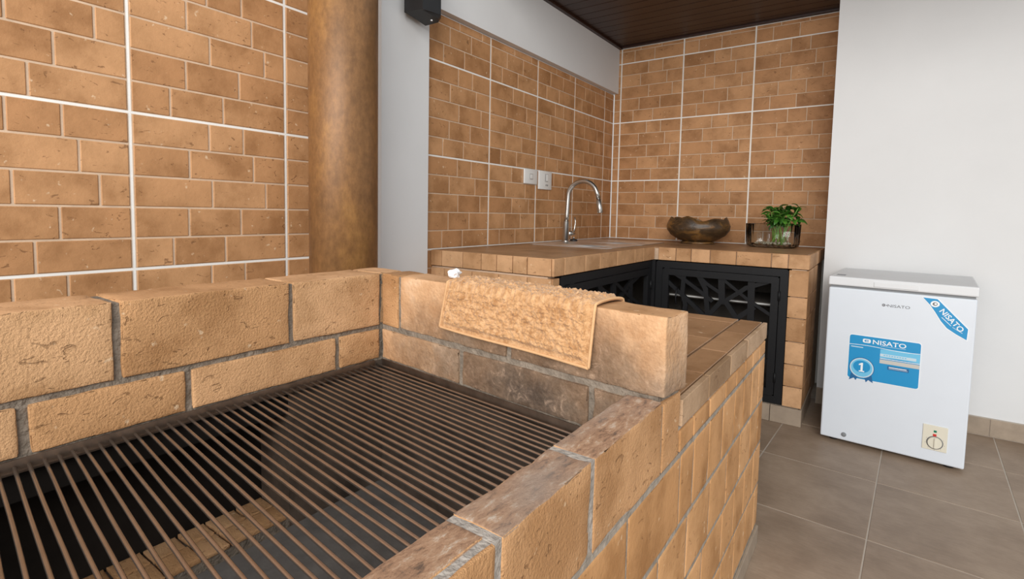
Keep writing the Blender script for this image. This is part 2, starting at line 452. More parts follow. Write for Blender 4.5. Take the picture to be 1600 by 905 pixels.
def tiled_wall(name, axis, lines, zmin, zmax, label, jmin, jmax, jg=0.0029):
    """axis 'x0': plane x=0 facing +x, running along y; axis 'y0': plane y=0 facing -y, running along x"""
    u0, u1 = lines[0], lines[-1]
    if axis == 'x0':
        w = box(name, -0.15, -0.0022, u0, u1, 0, zmax, 'white_grout')
    else:
        w = box(name, u0, u1, 0.0022, 0.15, 0, zmax, 'white_grout')
    tag(w, label, 'wall', kind='structure')
    g = 0.0036
    for a, b in zip(lines, lines[1:]):
        full = abs((b - a) - TW) < 0.004
        for j in range(jmin, jmax):
            za, zb = Z0 + j * TH, Z0 + (j + 1) * TH
            zc, zd = max(za, zmin), min(zb, zmax)
            if zd - zc < 0.012: continue
            def slab(nm, p, q, s, t, d0, d1, mat, parent, bev=0.0):
                if axis == 'x0': return box(nm, d0, d1, p, q, s, t, mat, parent, bev)
                return box(nm, p, q, -d0, -d1, s, t, mat, parent, bev)
            tile = slab('tile', a + g, b - g, zc + g, zd - g, -0.006, -0.0018, 'tan_grout', w)
            for k in range(5):
                rt = zb - k * TH / 5; rb = rt - TH / 5
                s, t = max(rb, zc) + jg + (0.002 if rb <= zc + .001 else 0), min(rt, zd) - jg - (0.002 if rt >= zd - .001 else 0)
                if t - s < 0.012: continue
                cuts = [0.0] + list(PAT[k]) + [1.0]
                org = a if (full or a != lines[0]) else b - TW     # cut tiles keep the pattern of a whole one
                for c0, c1 in zip(cuts, cuts[1:]):
                    p, q = max(org + c0 * TW, a + g), min(org + c1 * TW, b - g)
                    p += jg; q -= jg
                    if q - p < 0.010: continue
                    slab('brick', p, q, s, t, -0.004, 0.0006, 'wall_brick', tile, 0.0018)
    return w

# wall behind the grill (x = 0 plane), then the sink wall in the same plane
tiled_wall('wall_left', 'x0', [-4.709 + TW * i for i in range(5)] + [-2.385], 0.30, 2.75, 'brick-patterned ceramic tile wall behind the grill and duct', -1, 5)
tiled_wall('wall_sink', 'x0', [-2.105, -2.0746, -1.5966, -1.1186, -0.6406, -0.1626, 0.0], 0.40, 2.005, 'brick-patterned tile wall behind the sink tap', -1, 3)
tiled_wall('wall_back', 'y0', [0.0, 0.0557, 0.5337, 1.0117, 1.4897], 0.85, CEIL - 0.012, 'brick-patterned tile wall behind the bowl and plant', 0, 4)

# white pillar and beam
pil = box('trim_1', -0.15, WP, -2.385, -2.105, 0, 2.75, 'white_plaster')
tag(pil, 'white plastered pillar between the duct and the sink wall', 'pillar', kind='structure')
bea = box('trim_2', -0.15, WP, -2.105, 0.0, 2.008, 2.75, 'white_plaster')
tag(bea, 'white plastered beam over the tiled sink wall', 'beam', kind='structure')
# the plain white wall that stands forward beside the freezer
WY = -0.415
wr = box('wall_right', 1.512, 4.6, WY, 0.15, 0, 2.75, 'white_plaster')
tag(wr, 'plain white plaster wall behind the chest freezer', 'wall', kind='structure')
et = box('trim_3', 1.4905, 1.5115, -0.006, 0.012, 0.885, CEIL - 0.01, 'white_plaster')
tag(et, 'thin white edge strip where the tiled back wall ends', 'trim', kind='structure')

# ceiling: dark planks above the sink corner
ce = box('ceiling', -0.10, 4.6, -1.9, 0.15, CEIL + 0.010, CEIL + 0.05, 'dark_wood')
tag(ce, 'dark stained wooden plank ceiling', 'ceiling', kind='structure')
yb = 0.0
k = 0
while yb > -1.85:
    box('plank', WP + 0.001, 4.6, yb - 0.0945, yb - 0.0015, CEIL, CEIL + 0.0105, 'dark_wood', ce, 0.003)
    yb -= 0.096; k += 1
c1 = box('trim_4', WP, WP + 0.025, -1.9, 0.0, CEIL - 0.016, CEIL - 0.0005, 'dark_wood'); tag(c1, 'dark wooden cornice along the white beam', 'cornice', kind='structure')
c2 = box('trim_5', 0.065, 1.512, -0.025, -0.001, CEIL - 0.012, CEIL - 0.0005, 'dark_wood'); tag(c2, 'dark wooden cornice above the tiled back wall', 'cornice', kind='structure')
c3 = box('trim_6', 1.5125, 4.6, WY - 0.03, WY - 0.001, 2.275, CEIL - 0.0005, 'dark_wood'); tag(c3, 'deep dark wooden cornice above the white wall', 'cornice', kind='structure')

# floor with joints and tiles
fl = box('floor', -0.2, 5.0, -7.0, 0.2, -0.06, -0.0012, 'floor_joint')
tag(fl, 'brown grey ceramic tile floor with pale joints', 'floor', kind='structure')
FRZ = R(-3.0)
ftm = box_mesh('floor_tile', 0.4192, 0.4792, 0.012, 0.0012, 'floor_tile')
c_, s_ = math.cos(FRZ), math.sin(FRZ)
for i in range(-1, 7):
    for j in range(-3, 9):
        lx, ly = (i + 0.5) * 0.4235, -(j + 0.5) * 0.4835
        x = 1.806 - 0.4235 + lx * c_ - ly * s_ ; y = -1.306 + lx * s_ + ly * c_
        if not (0.9 < x < 3.9 and -4.9 < y < -0.15): continue
        o = bpy.data.objects.new('tile', ftm)
        link(o, fl, (x, y, -0.006), FRZ)
# skirting
sk = box('baseboard_right', 1.512, 4.6, WY - 0.012, WY, 0.0, 0.092, 'floor_joint')
tag(sk, 'tile baseboard along the white wall', 'baseboard', kind='structure')
xx = 1.36
while xx < 4.5:
    xa, xb_ = max(xx, 1.514), xx + 0.448
    box('tile', xa, xb_, WY - 0.016, WY - 0.0125, 0.003, 0.090, 'skirting_tile', sk, 0.001)
    xx += 0.45

# ------------------------------------------------------------------ barbecue of brick
XO = 1.482               # outer face
ANG = math.atan2(-0.090, 0.795)
CX, CY = 0.684, -2.946   # inner corner of the two parapets
YN = -4.30               # near end of the grill, outside the picture
bq = empty('brick_barbecue', (1.08, -3.6, 0.0))
tag(bq, 'built-in barbecue of large rough tan bricks with grey mortar', 'barbecue')
rng = random.Random(5)

# rear parapet (parallel to the tiled wall)
rp = box('rear_parapet', 0.568, CX - 0.006, YN, -2.87, 0.665, 0.896, 'mortar', bq)
sd = 1
for (ya, yb2) in ((-2.951, -3.201), (-3.212, -3.532), (-3.544, -3.90), (-3.912, -4.27)):
    rbrick('brick', 0.560, CX, ya, yb2, 0.762, 0.900, rp, 'grill_brick', sd, top='edge_brick'); sd += 1
rbrick('brick', 0.560, CX - 0.006, -2.865, -2.948, 0.762, 0.900, rp, 'grill_brick', sd, top='edge_brick'); sd += 1
for (ya, yb2) in ((-2.951, -3.077), (-3.089, -3.418), (-3.430, -3.657), (-3.671, -3.98), (-3.992, -4.27)):
    rbrick('brick', 0.60, CX, ya, yb2, 0.672, 0.751, rp, 'grill_brick', sd); sd += 1

# end wall carrying the towel: turned a little
def tw(s, d, z):         # s along the wall, d behind the front face
    return (CX + s * math.cos(ANG) - d * math.sin(ANG), CY + s * math.sin(ANG) + d * math.cos(ANG), z)
SE = 0.803
bmc = box_bm(SE - 0.012, 0.080, 0.231)
ew = raw('end_wall', bmc, 'mortar', bq, tw((SE - 0.012) / 2, 0.045, 0.7805), ANG)
TT = 0.090
def twb(s0, s1, z0, z1, mat, d0=0.0, d1=TT, top=None):
    global sd
    p = tw((s0 + s1) / 2, (d0 + d1) / 2, (z0 + z1) / 2)
    # children of the turned wall part: give local coordinates
    o = rough_brick('brick', s1 - s0, d1 - d0, z1 - z0, p, None, mat, sd, 0.0, top); sd += 1
    o.parent = ew
    o.location = Matrix.Rotation(-ANG, 3, 'Z') @ (Vector(p) - WLOC[ew.name])
    return o
twb(0.003, 0.072, 0.763, 0.900, 'grill_brick', top='edge_brick')
twb(0.083, 0.450, 0.763, 0.900, 'sooty_brick', top='edge_brick')
twb(0.462, SE, 0.763, 0.900, 'sooty_brick', top='edge_brick')
twb(0.003, 0.304, 0.672, 0.750, 'sooty_brick')
twb(0.316, 0.655, 0.672, 0.750, 'sooty_brick')
twb(0.667, 0.744, 0.672, 0.750, 'sooty_brick')

# low front wall whose top the grate reaches, bricks lying in one row
fw = box('front_wall', 1.424, 1.4798, YN, -3.034, 0.6325, 0.750, 'joint_mortar', bq)
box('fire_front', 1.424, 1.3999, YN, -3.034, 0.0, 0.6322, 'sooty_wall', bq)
for (ya, yb2) in ((-3.038, -3.289), (-3.300, -3.488)):
    rbrick('brick', 1.418, XO, ya, yb2, 0.634, 0.760, fw, 'grill_brick', sd, top='cut_brick_top'); sd += 1
box('mortar_joint', 1.419, XO - 0.002, -3.2885, -3.3005, 0.64, 0.7585, 'pale_mortar', fw)
box('mortar_joint', 1.419, XO - 0.002, -3.487, -3.500, 0.64, 0.7585, 'pale_mortar', fw)
for (ya, yb2) in ((-3.499, -3.765), (-3.777, -4.04), (-4.05, -4.29)):
    rbrick('brick', 1.418, 1.466, ya, yb2, 0.634, 0.760, fw, 'grill_brick', sd, top='cut_brick_top'); sd += 1
    rbrick('facing_brick', 1.4755, XO, ya, yb2, 0.634, 0.759, fw, 'grill_brick', sd, chip=0.003); sd += 1
box('mortar_joint', 1.464, 1.4772, YN, -3.501, 0.64, 0.7578, 'pale_mortar', fw)

# outer side wall facing the room
ow = box('side_wall', 1.40, 1.4802, YN, -2.055, 0.0, 0.632, 'joint_mortar', bq)
rbrick('brick', 1.42, XO, -2.942, -3.031, 0.634, 0.753, ow, 'grill_brick', sd, chip=0.003); sd += 1
def course(z0, z1, joints, mat='course_brick', gap=0.0028):
    global sd
    for a, b in zip(joints, joints[1:]):
        rbrick('brick', 1.466, XO, a - gap, b + gap, z0, z1, ow, mat, sd, chip=0.0018, cell=0.03, amp=0.0007); sd += 1
course(0.634, 0.675, [-2.055, -2.16, -2.26, -2.36, -2.47, -2.585, -2.727, -2.848, -2.937])
course(0.490, 0.623, [-2.055, -2.15, -2.255, -2.367, -2.478, -2.60, -2.722, -2.838, -2.925, -3.173, -3.44, -3.72, -4.0, YN])
course(0.351, 0.480, [-2.055, -2.13, -2.245, -2.385, -2.535, -2.697, -2.865, -3.029, -3.24, -3.48, -3.73, -4.0, YN])
course(0.212, 0.341, [-2.055, -2.17, -2.30, -2.43, -2.56, -2.74, -2.93, -3.13, -3.36, -3.62, -3.9, YN])
course(0.072, 0.203, [-2.055, -2.12, -2.25, -2.40, -2.55, -2.70, -2.88, -3.08, -3.3, -3.55, -3.8, -4.05, YN])
for a, b in ((-2.055, -2.50), (-2.505, -2.95), (-2.955, -3.40), (-3.405, -3.85), (-3.855, YN)):
    box('skirting', 1.4803, XO + 0.006, a, b, 0.001, 0.062, 'skirting_tile', ow, 0.001)

# fire pit below the grate
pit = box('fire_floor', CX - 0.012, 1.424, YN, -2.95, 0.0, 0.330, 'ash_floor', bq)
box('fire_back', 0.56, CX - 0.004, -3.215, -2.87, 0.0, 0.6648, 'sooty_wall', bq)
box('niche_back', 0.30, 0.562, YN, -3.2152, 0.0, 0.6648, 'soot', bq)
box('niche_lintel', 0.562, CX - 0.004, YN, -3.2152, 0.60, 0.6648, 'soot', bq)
sill = box('niche_sill', 0.562, CX - 0.003, YN, -3.2152, 0.0, 0.352, 'mortar', bq)
yy = -3.218
while yy > -4.2:
    w1 = rng.uniform(0.052, 0.066)
    rbrick('brick', 0.622, CX, yy, yy - w1, 0.3525, 0.362 + rng.uniform(-.001, .002), sill, 'grill_brick', sd, chip=0.002); sd += 1
    rbrick('brick', 0.563, 0.618, yy, yy - w1, 0.3525, 0.361 + rng.uniform(-.001, .002), sill, 'grill_brick', sd, chip=0.002); sd += 1
    yy -= w1 + 0.004
bmw = box_bm(0.745, 0.075, 0.335)
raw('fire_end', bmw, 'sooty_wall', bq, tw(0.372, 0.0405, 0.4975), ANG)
box('near_end', 0.56, 1.424, YN - 0.10, YN - 0.001, 0.0, 0.76, 'grill_brick', bq)

# tiled ledge between barbecue and kitchen counter
def slab_poly(name, x0, x1, z0, z1, mat, parent, ys=-2.062, inset=0.0):
    """ledge body whose near side follows the turned end wall"""
    bm = bmesh.new()
    def yb(x): return CY + (x - CX) * math.tan(ANG) + TT / math.cos(ANG) + 0.002
    pts = [(x0, ys), (x1, ys), (x1, yb(x1)), (x0, yb(x0))]
    cx, cy = (x0 + x1) / 2, (ys + yb((x0 + x1) / 2)) / 2
    lo = [bm.verts.new((x - cx, y - cy, z0)) for x, y in pts]
    hi = [bm.verts.new((x - cx, y - cy, z1)) for x, y in pts]
    bm.faces.new(lo); bm.faces.new(hi)
    for i in range(4):
        bm.faces.new((lo[i], lo[(i + 1) % 4], hi[(i + 1) % 4], hi[i]))
    return raw(name, bm, mat, parent, (cx, cy, 0))
ld = slab_poly('ledge', 0.70, 1.399, 0.0, 0.7265, 'tan_grout', bq, -2.062)
slab_poly('edge_bed', 1.3995, 1.4775, 0.6315, 0.7265, 'pale_mortar', ld, -2.062)
def top_piece(x0, x1, y0, y1):
    box('top_tile', x0 + 0.002, x1 - 0.002, y0, y1, 0.727, 0.7335, 'top_tile', ld, 0.001)
for a, b in ((-2.063, -2.278), (-2.282, -2.526), (-2.530, -2.74), (-2.744, -2.925)):
    top_piece(1.402, 1.4705, a, b)
for a, b in ((-2.063, -2.135), (-2.139, -2.40), (-2.404, -2.645), (-2.649, -2.915)):
    top_piece(1.225, 1.400, a, b)
for xa in (0.70, 0.875, 1.05):
    for a, b in ((-2.063, -2.26), (-2.264, -2.52), (-2.524, -2.78), (-2.784, -2.865)):
        top_piece(xa, xa + 0.174, a, b)
for a, b in ((-2.063, -2.355), (-2.360, -2.553), (-2.558, -2.75), (-2.755, -2.936)):
    box('edge_tile', 1.4715, XO + 0.002, a, b, 0.684, 0.7335, 'ledge_edge', ld, 0.0012)

# ------------------------------------------------------------------ grate
gr = empty('grill_grate', (1.05, -3.6, 0.655))
tag(gr, 'steel grate of thin parallel round bars over the fire pit', 'grate')
ZB = 0.667
def gbar(name, bm, loc, rz, mat, smooth=True):
    return raw(name, bm, mat, gr, loc, rz, smooth)
# frame flats
box('frame_bar', CX + 0.0005, CX + 0.0028, YN + 0.02, -2.97, 0.650, 0.6705, 'frame_steel', gr)
box('frame_bar', CX + 0.0028, CX + 0.010, YN + 0.02, -2.985, 0.6505, 0.6535, 'frame_steel', gr)
box('frame_bar', 1.402, 1.416, YN + 0.02, -3.06, 0.6505, 0.6535, 'frame_steel', gr)
gbar('frame_bar', box_bm(0.715, 0.008, 0.003), tw(0.368, -0.008, 0.6520), ANG, 'frame_steel', False)
gbar('frame_bar', box_bm(0.715, 0.0022, 0.018), tw(0.368, -0.0035, 0.6625), ANG, 'frame_steel', False)
def bar_mesh(i):
    pts = []
    r2 = random.Random(i)
    ph, a1 = r2.uniform(0, 6), r2.uniform(0.0002, 0.0008)
    for k in range(15):
        s = -0.361 + 0.722 * k / 14
        pts.append((s, a1 * math.sin(s * 14 + ph), a1 * 0.6 * math.cos(s * 11 + ph)))
    return mesh_from_bm(tube(pts, 0.0028, 10), 'bar', 'bar_steel', True)
bms = [bar_mesh(i) for i in range(6)]
i = 0
yb = -2.966
while yb > YN + 0.06:
    o = bpy.data.objects.new('bar', bms[i % 6])
    s_mid = 0.366
    x = CX + s_mid * math.cos(ANG); y = yb + s_mid * math.sin(ANG)
    link(o, gr, (x, y, 0.6595), ANG + R(rng.uniform(-0.12, 0.12)))
    yb -= 0.0178; i += 1

# ------------------------------------------------------------------ duct
dc = empty('chimney_duct', (0.205, -2.702, 0.0))
tag(dc, 'round rusty brown metal duct standing in front of the tiled wall', 'duct')
raw('pipe', lathe([(0.117, 0.0), (0.117, 2.74)], 64), 'rusty_duct', dc, (0.205, -2.702, 0.0), 0, True)
raw('collar', lathe([(0.1175, 0.0), (0.121, 0.0), (0.121, 0.03), (0.1175, 0.03)], 64), 'rusty_duct', dc, (0.205, -2.702, 0.70), 0, True)

# ------------------------------------------------------------------ kitchen counter
CZ, CB = 0.882, 0.808    # top and underside of the worktop
XF, YF, XR, YL = 0.690, -0.885, 1.484, -2.052
wt = empty('countertop', (0.6, -0.6, CB))
tag(wt, 'L-shaped worktop of brown glazed tiles with brick-like edge tiles', 'countertop')
def Lbody(z0, z1, name, mat, parent, grow=0.0):
    bm = bmesh.new()
    pts = [(0.002, -0.002), (0.002, YL + 0.012 - grow), (XF - 0.012 + grow, YL + 0.012 - grow), (XF - 0.012 + grow, YF + 0.012 - grow), (XR - 0.012 + grow, YF + 0.012 - grow), (XR - 0.012 + grow, -0.002)]
    lo = [bm.verts.new((x - 0.6, y + 0.6, z0)) for x, y in pts]; hi = [bm.verts.new((x - 0.6, y + 0.6, z1)) for x, y in pts]
    bm.faces.new(lo); bm.faces.new(hi)
    for i in range(6): bm.faces.new((lo[i], lo[(i + 1) % 6], hi[(i + 1) % 6], hi[i]))
    return raw(name, bm, mat, parent, (0.6, -0.6, 0))
SK = (0.085, 0.575, -1.30, -0.42)      # sink cut-out x0 x1 y0 y1
bmL = bmesh.new()
def addbox(bm, x0, x1, y0, y1, z0, z1, ox=0.6, oy=-0.6):
    g = bmesh.ops.create_cube(bm, size=1.0)['verts']
    bmesh.ops.scale(bm, vec=(x1 - x0, y1 - y0, z1 - z0), verts=g)
    bmesh.ops.translate(bm, vec=((x0 + x1) / 2 - ox, (y0 + y1) / 2 - oy, (z0 + z1) / 2), verts=g)
for b in ((0.002, XF - .012, YL + .012, SK[2], CB, CZ - .007), (0.002, SK[0], SK[2], SK[3], CB, CZ - .007), (SK[1], XF - .012, SK[2], SK[3], CB, CZ - .007),
          (0.002, XF - .012, SK[3], -0.002, CB, CZ - .007), (XF - .012, XR - .012, YF + .012, -0.002, CB, CZ - .007)):
    addbox(bmL, *b)
raw('slab', bmL, 'tan_grout', wt, (0.6, -0.6, 0))
def tops(xs, ys, skip=None):
    for x0, x1 in zip(xs, xs[1:]):
        for y0, y1 in zip(ys, ys[1:]):
            if skip and skip(x0, x1, y0, y1): continue
            box('top_tile', x0 + .0012, x1 - .0012, y0 + .0012, y1 - .0012, CZ - .0068, CZ, 'top_tile', wt, 0.0008)
tops([0.003, SK[0], 0.33, SK[1], XF - 0.011], [YL + 0.011, -1.68, SK[2], -0.86, SK[3], -0.003], lambda a, b, c, d: a >= SK[0] - .01 and b <= SK[1] + .01 and c >= SK[2] - .01 and d <= SK[3] + .01)
tops([XF - 0.011, 1.08, XR - 0.011], [YF + 0.011, -0.44, -0.003])
def edge(name, a):
    return box(name, *a, 'edge_brick', wt, 0.0018)
ej = [XF + 0.001, 0.711, 0.814, 0.900, 1.003, 1.139, 1.310, 1.388, XR]
for a, b in zip(ej[1:], ej[2:]): edge('edge_tile', (a + .002, b - .002, YF, YF + .0115, CB, CZ - .0008))
aj = [YL, -1.96, -1.77, -1.62, -1.42, -1.19, -1.06, YF]
for a, b in zip(aj, aj[1:]): edge('edge_tile', (XF - .0115, XF, a + .002, b - .002, CB, CZ - .0008))
lj = [0.004, 0.074, 0.205, 0.313, 0.399, 0.485, 0.560, XF - .012]
for a, b in zip(lj, lj[1:]): edge('edge_tile', (a + .002, b - .002, YL, YL + .0115, CB, CZ - .0008))
rj = [YF + .012, -0.78, -0.66, -0.56, -0.45, -0.33, -0.2, -0.003]
for a, b in zip(rj, rj[1:]): edge('edge_tile', (XR - .0115, XR, a + .002, b - .002, CB, CZ - .0008))

# counter base: right leg, left support, plinth
cb = empty('counter_base', (0.7, -0.7, 0.0))
tag(cb, 'tan tiled masonry legs carrying the worktop, on a tile plinth', 'counter')
leg = box('leg_wall', 1.406, 1.472, -0.878, -0.004, 0.0, CB - 0.0035, 'tan_grout', cb)
lz = [0.092, 0.200, 0.316, 0.434, 0.556, 0.665, 0.8035]
for a, b in zip(lz, lz[1:]):
    box('tile', 1.396, 1.483, -0.889, -0.8785, a + .0022, b - .0022, 'edge_brick', leg, 0.0016)
ly = [-0.877, -0.77, -0.66, -0.55, -0.43]
for a, b in zip(lz, lz[1:]):
    for c, d in zip(ly, ly[1:]):
        box('tile', 1.4725, 1.483, c + .002, d - .002, a + .0022, b - .0022, 'edge_brick', leg, 0.0016)
sup = box('left_support', 0.003, 0.655, -2.040, -1.985, 0.0, CB - 0.0035, 'tan_grout', cb)
sx = [0.004, 0.09, 0.26, 0.41, 0.56, 0.678]
for a, b in zip(sx, sx[1:]):
    for c, d in ((0.735, 0.799), (0.600, 0.730), (0.47, 0.596)):
        box('tile', a + .002, b - .002, -2.0505, -2.0405, c + .002, d - .002, 'edge_brick', sup, 0.0016)
for c, d in ((0.735, 0.799), (0.600, 0.730), (0.47, 0.596), (0.34, 0.466), (0.21, 0.336), (0.092, 0.206)):
    box('tile', 0.656, 0.680, -2.0395, -1.985, c + .002, d - .002, 'edge_brick', sup, 0.0016)
pl = box('plinth', 0.70, 1.472, -0.880, -0.78, 0.0, 0.0905, 'mortar', cb)
for a, b in ((0.70, 1.02), (1.023, 1.34), (1.343, 1.487)):
    box('plinth_tile', a, b, -0.892, -0.881, 0.001, 0.089, 'skirting_tile', cb, 0.001)
box('plinth_tile', 1.4765, 1.487, -0.8805, -0.43, 0.001, 0.089, 'skirting_tile', cb, 0.001)
box('plinth_side', 0.60, 0.672, -1.98, -0.882, 0.0, 0.0905, 'mortar', cb)
box('plinth_tile', 0.673, 0.684, -1.98, -0.893, 0.001, 0.089, 'skirting_tile', cb, 0.001)
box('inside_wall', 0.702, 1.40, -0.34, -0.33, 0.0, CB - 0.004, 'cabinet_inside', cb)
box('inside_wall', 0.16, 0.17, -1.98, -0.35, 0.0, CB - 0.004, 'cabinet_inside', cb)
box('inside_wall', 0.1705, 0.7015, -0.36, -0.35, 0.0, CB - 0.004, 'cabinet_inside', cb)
box('corner_post', 0.674, 0.6995, -0.8945, -0.862, 0.092, CB - 0.004, 'black_metal', cb)
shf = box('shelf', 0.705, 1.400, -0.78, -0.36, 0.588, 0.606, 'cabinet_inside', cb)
box('shelf_edge', 0.705, 1.400, -0.786, -0.7805, 0.594, 0.6015, 'shelf_white', shf)

# black metal cabinet doors
def strip(bm, pts, w, d0, d1, to3):
    """flat bar of width w along a polyline of (u,z); to3(u, depth, z)"""
    for (a, b) in zip(pts, pts[1:]):
        A, B = Vector(a), Vector(b)
        t = (B - A).normalized(); n = Vector((-t.y, t.x)) * w / 2
        e = t * w * 0.35
        q = [A - e + n, A - e - n, B + e - n, B + e + n]
        v0 = [bm.verts.new(to3(p.x, d0, p.y)) for p in q]; v1 = [bm.verts.new(to3(p.x, d1, p.y)) for p in q]
        bm.faces.new(v0); bm.faces.new(v1)
        for i in range(4): bm.faces.new((v0[i], v0[(i + 1) % 4], v1[(i + 1) % 4], v1[i]))
def door(name, label, u0, u1, z0, z1, to3, origin, lattice, handle_u):
    e = empty(name, origin); tag(e, label, 'cabinet door')
    o3 = Vector(origin)
    def t3(u, d, z): return Vector(to3(u, d, z)) - o3
    def part(nm, strips, mat='black_metal', parent=e):
        bm = bmesh.new()
        for pts, w, d0, d1 in strips: strip(bm, pts, w, d0, d1, t3)
        return raw(nm, bm, mat, parent, origin)
    h = 0.02
    part('outer_frame', [([(u0 + h, z0 + h), (u0 + h, z1 - h)], .038, 0.001, .03), ([(u1 - h, z0 + h), (u1 - h, z1 - h)], .038, 0.001, .03),
                         ([(u0 + h, z1 - h), (u1 - h, z1 - h)], .0385, 0, .031), ([(u0 + h, z0 + h), (u1 - h, z0 + h)], .0385, 0, .031)])
    a0, a1, b0, b1 = u0 + .06, u1 - .06, z0 + .06, z1 - .06
    part('leaf_frame', [([(a0, b0), (a0, b1)], .036, -.006, .02), ([(a1, b0), (a1, b1)], .036, -.006, .02),
                        ([(a0, b1), (a1, b1)], .0365, -.007, .021), ([(a0, b0), (a1, b0)], .0365, -.007, .021)])
    for q, (pts, w) in enumerate(lattice): part('lattice_bar', [(sg_, w, -.002 + .0006 * q + .0002 * r5, .016) for r5, sg_ in enumerate(zip(pts, pts[1:]))])
    hp = []
    for k in range(9):
        a = math.pi * k / 8
        hp.append(t3(handle_u, -0.006 - 0.022 * math.sin(a), z1 - 0.20 + 0.045 * math.cos(a)))
    raw('handle', tube(hp, 0.004, 8), 'black_metal', e, origin, 0, True)
    for zz in (z0 + 0.14, z1 - 0.14):
        raw('hinge', tube([t3(a1 + .021, -.008, zz - .025), t3(a1 + .021, -.008, zz + .025)], 0.006, 8), 'black_metal', e, origin, 0, True)
    return e
lat = [([(0.76, 0.762), (0.866, 0.704), (0.954, 0.647), (1.02, 0.60)], .020), ([(0.775, 0.682), (0.87, 0.605), (0.959, 0.533), (1.02, 0.48)], .022),
       ([(0.865, 0.75), (0.858, 0.626), (0.878, 0.561), (0.87, 0.44)], .024), ([(0.925, 0.75), (0.988, 0.693), (1.060, 0.650)], .018),
       ([(0.935, 0.75), (0.985, 0.661), (1.001, 0.533), (0.99, 0.42)], .026), ([(1.066, 0.75), (1.074, 0.606)], .034),
       ([(1.074, 0.606), (1.021, 0.535), (0.96, 0.44)], .024), ([(1.090, 0.606), (1.142, 0.535), (1.20, 0.43)], .026), ([(1.080, 0.72), (1.21, 0.622), (1.33, 0.55)], .016),
       ([(1.32, 0.74), (1.193, 0.687), (1.079, 0.596)], .022), ([(1.218, 0.75), (1.224, 0.52), (1.215, 0.40)], .034), ([(1.231, 0.583), (1.157, 0.521), (1.09, 0.44)], .026),
       ([(1.33, 0.47), (1.22, 0.42), (1.15, 0.30), (1.12, 0.15)], .024), ([(0.77, 0.43), (0.90, 0.36), (1.0, 0.24), (1.06, 0.15)], .024), ([(1.33, 0.32), (1.22, 0.26), (1.15, 0.30)], .022), ([(0.87, 0.44), (0.84, 0.30), (0.90, 0.15)], .022)]
door('lattice_cabinet_door', 'black metal cabinet door with branching lattice below the bowl and plant', 0.700, 1.394, 0.093, 0.803, lambda u, d, z: (u, -0.880 + d, z), (1.05, -0.870, 0.093), lat, 0.83)
def side_lat():
    r3 = random.Random(8); out = []
    for pts, w in lat:
        out.append(([(-1.98 + (u - 0.70) * 1.05 / 0.694, z) for u, z in pts], w * 1.15))
    return out
door('lattice_cabinet_door', 'black metal cabinet door with branching lattice below the sink', -1.980, -0.895, 0.093, 0.803, lambda u, d, z: (0.682 - d, u, z), (0.672, -1.44, 0.093), side_lat(), -1.62)

# ------------------------------------------------------------------ sink and tap
sk_ = empty('kitchen_sink', (0.33, -0.86, CZ))
tag(sk_, 'stainless steel double sink set into the worktop', 'sink')
def sink_plate():
    bm = bmesh.new()
    x0, x1, y0, y1 = SK[0] - .012, SK[1] + .012, SK[2] - .012, SK[3] + .012
    cs = [(0.345, -1.085, 0.185), (0.345, -0.645, 0.185)]
    n = 40
    # plate in two halves, each a quad ring around a round bowl opening
    for (cx, cy, r), (ya, yb) in zip(cs, ((y0, -0.865), (-0.865, y1))):
        inner = []; outer = []
        for i in range(n):
            a = 2 * math.pi * i / n
            dx, dy = math.cos(a), math.sin(a)
            t = 1e9
            if dx > 1e-9: t = min(t, (x1 - cx) / dx)
            if dx < -1e-9: t = min(t, (x0 - cx) / dx)
            if dy > 1e-9: t = min(t, (yb - cy) / dy)
            if dy < -1e-9: t = min(t, (ya - cy) / dy)
            outer.append(bm.verts.new((cx + dx * t - .33, cy + dy * t + .86, 0.0035)))
            inner.append(bm.verts.new((cx + dx * r - .33, cy + dy * r + .86, 0.0030)))
        prev = inner
        for i in range(n): bm.faces.new((outer[i], outer[(i + 1) % n], inner[(i + 1) % n], inner[i]))
        low = [bm.verts.new((v.co.x, v.co.y, 0.0006)) for v in outer]
        for i in range(n): bm.faces.new((low[i], low[(i + 1) % n], outer[(i + 1) % n], outer[i]))
    return bm
raw('rim', sink_plate(), 'steel', sk_, (0.33, -0.86, CZ))
for cy in (-1.085, -0.645):
    bw = raw('basin', lathe([(0.1848, 0.003), (0.180, -0.004), (0.176, -0.12), (0.16, -0.15), (0.03, -0.158), (0.0, -0.158)], 40), 'steel', sk_, (0.345, cy, CZ), 0, True)
    raw('drain', lathe([(0.028, -0.1575), (0.028, -0.155), (0.0, -0.155)], 20), 'brushed_nickel', bw, (0.345, cy, CZ))
tp = empty('sink_tap', (0.115, -0.924, CZ + 0.0036))
tag(tp, 'tall brushed steel gooseneck tap at the sink', 'tap')
zt = CZ + 0.0036
raw('body', lathe([(0.026, 0.0), (0.026, 0.008), (0.021, 0.010), (0.0205, 0.13), (0.017, 0.134), (0.0, 0.134)], 28), 'brushed_nickel', tp, (0.115, -0.924, zt), 0, True)
gp = [(0.115, -0.924, zt + 0.13), (0.118, -0.924, 1.06), (0.122, -0.924, 1.14)]
for k in range(13):
    a = math.pi - (math.pi - 0.28) * k / 12
    gp.append((0.226 + 0.102 * math.cos(a), -0.924, 1.176 + 0.096 * math.sin(a)))
gp.append((0.337, -0.924, 1.165))
bm = tube([Vector(p) - Vector((0.115, -0.924, zt)) for p in gp], 0.0145, 14)
nk = raw('neck', bm, 'brushed_nickel', tp, (0.115, -0.924, zt), 0, True)
d = Vector((0.012, 0, -0.075))
bm = tube([(0, 0, 0), (0.002, 0, -0.010), (0.0022, 0, -0.012), (0.014, 0, -0.085), (0.0145, 0, -0.089)], [0.0130, 0.0135, 0.0165, 0.0175, 0.014], 18)
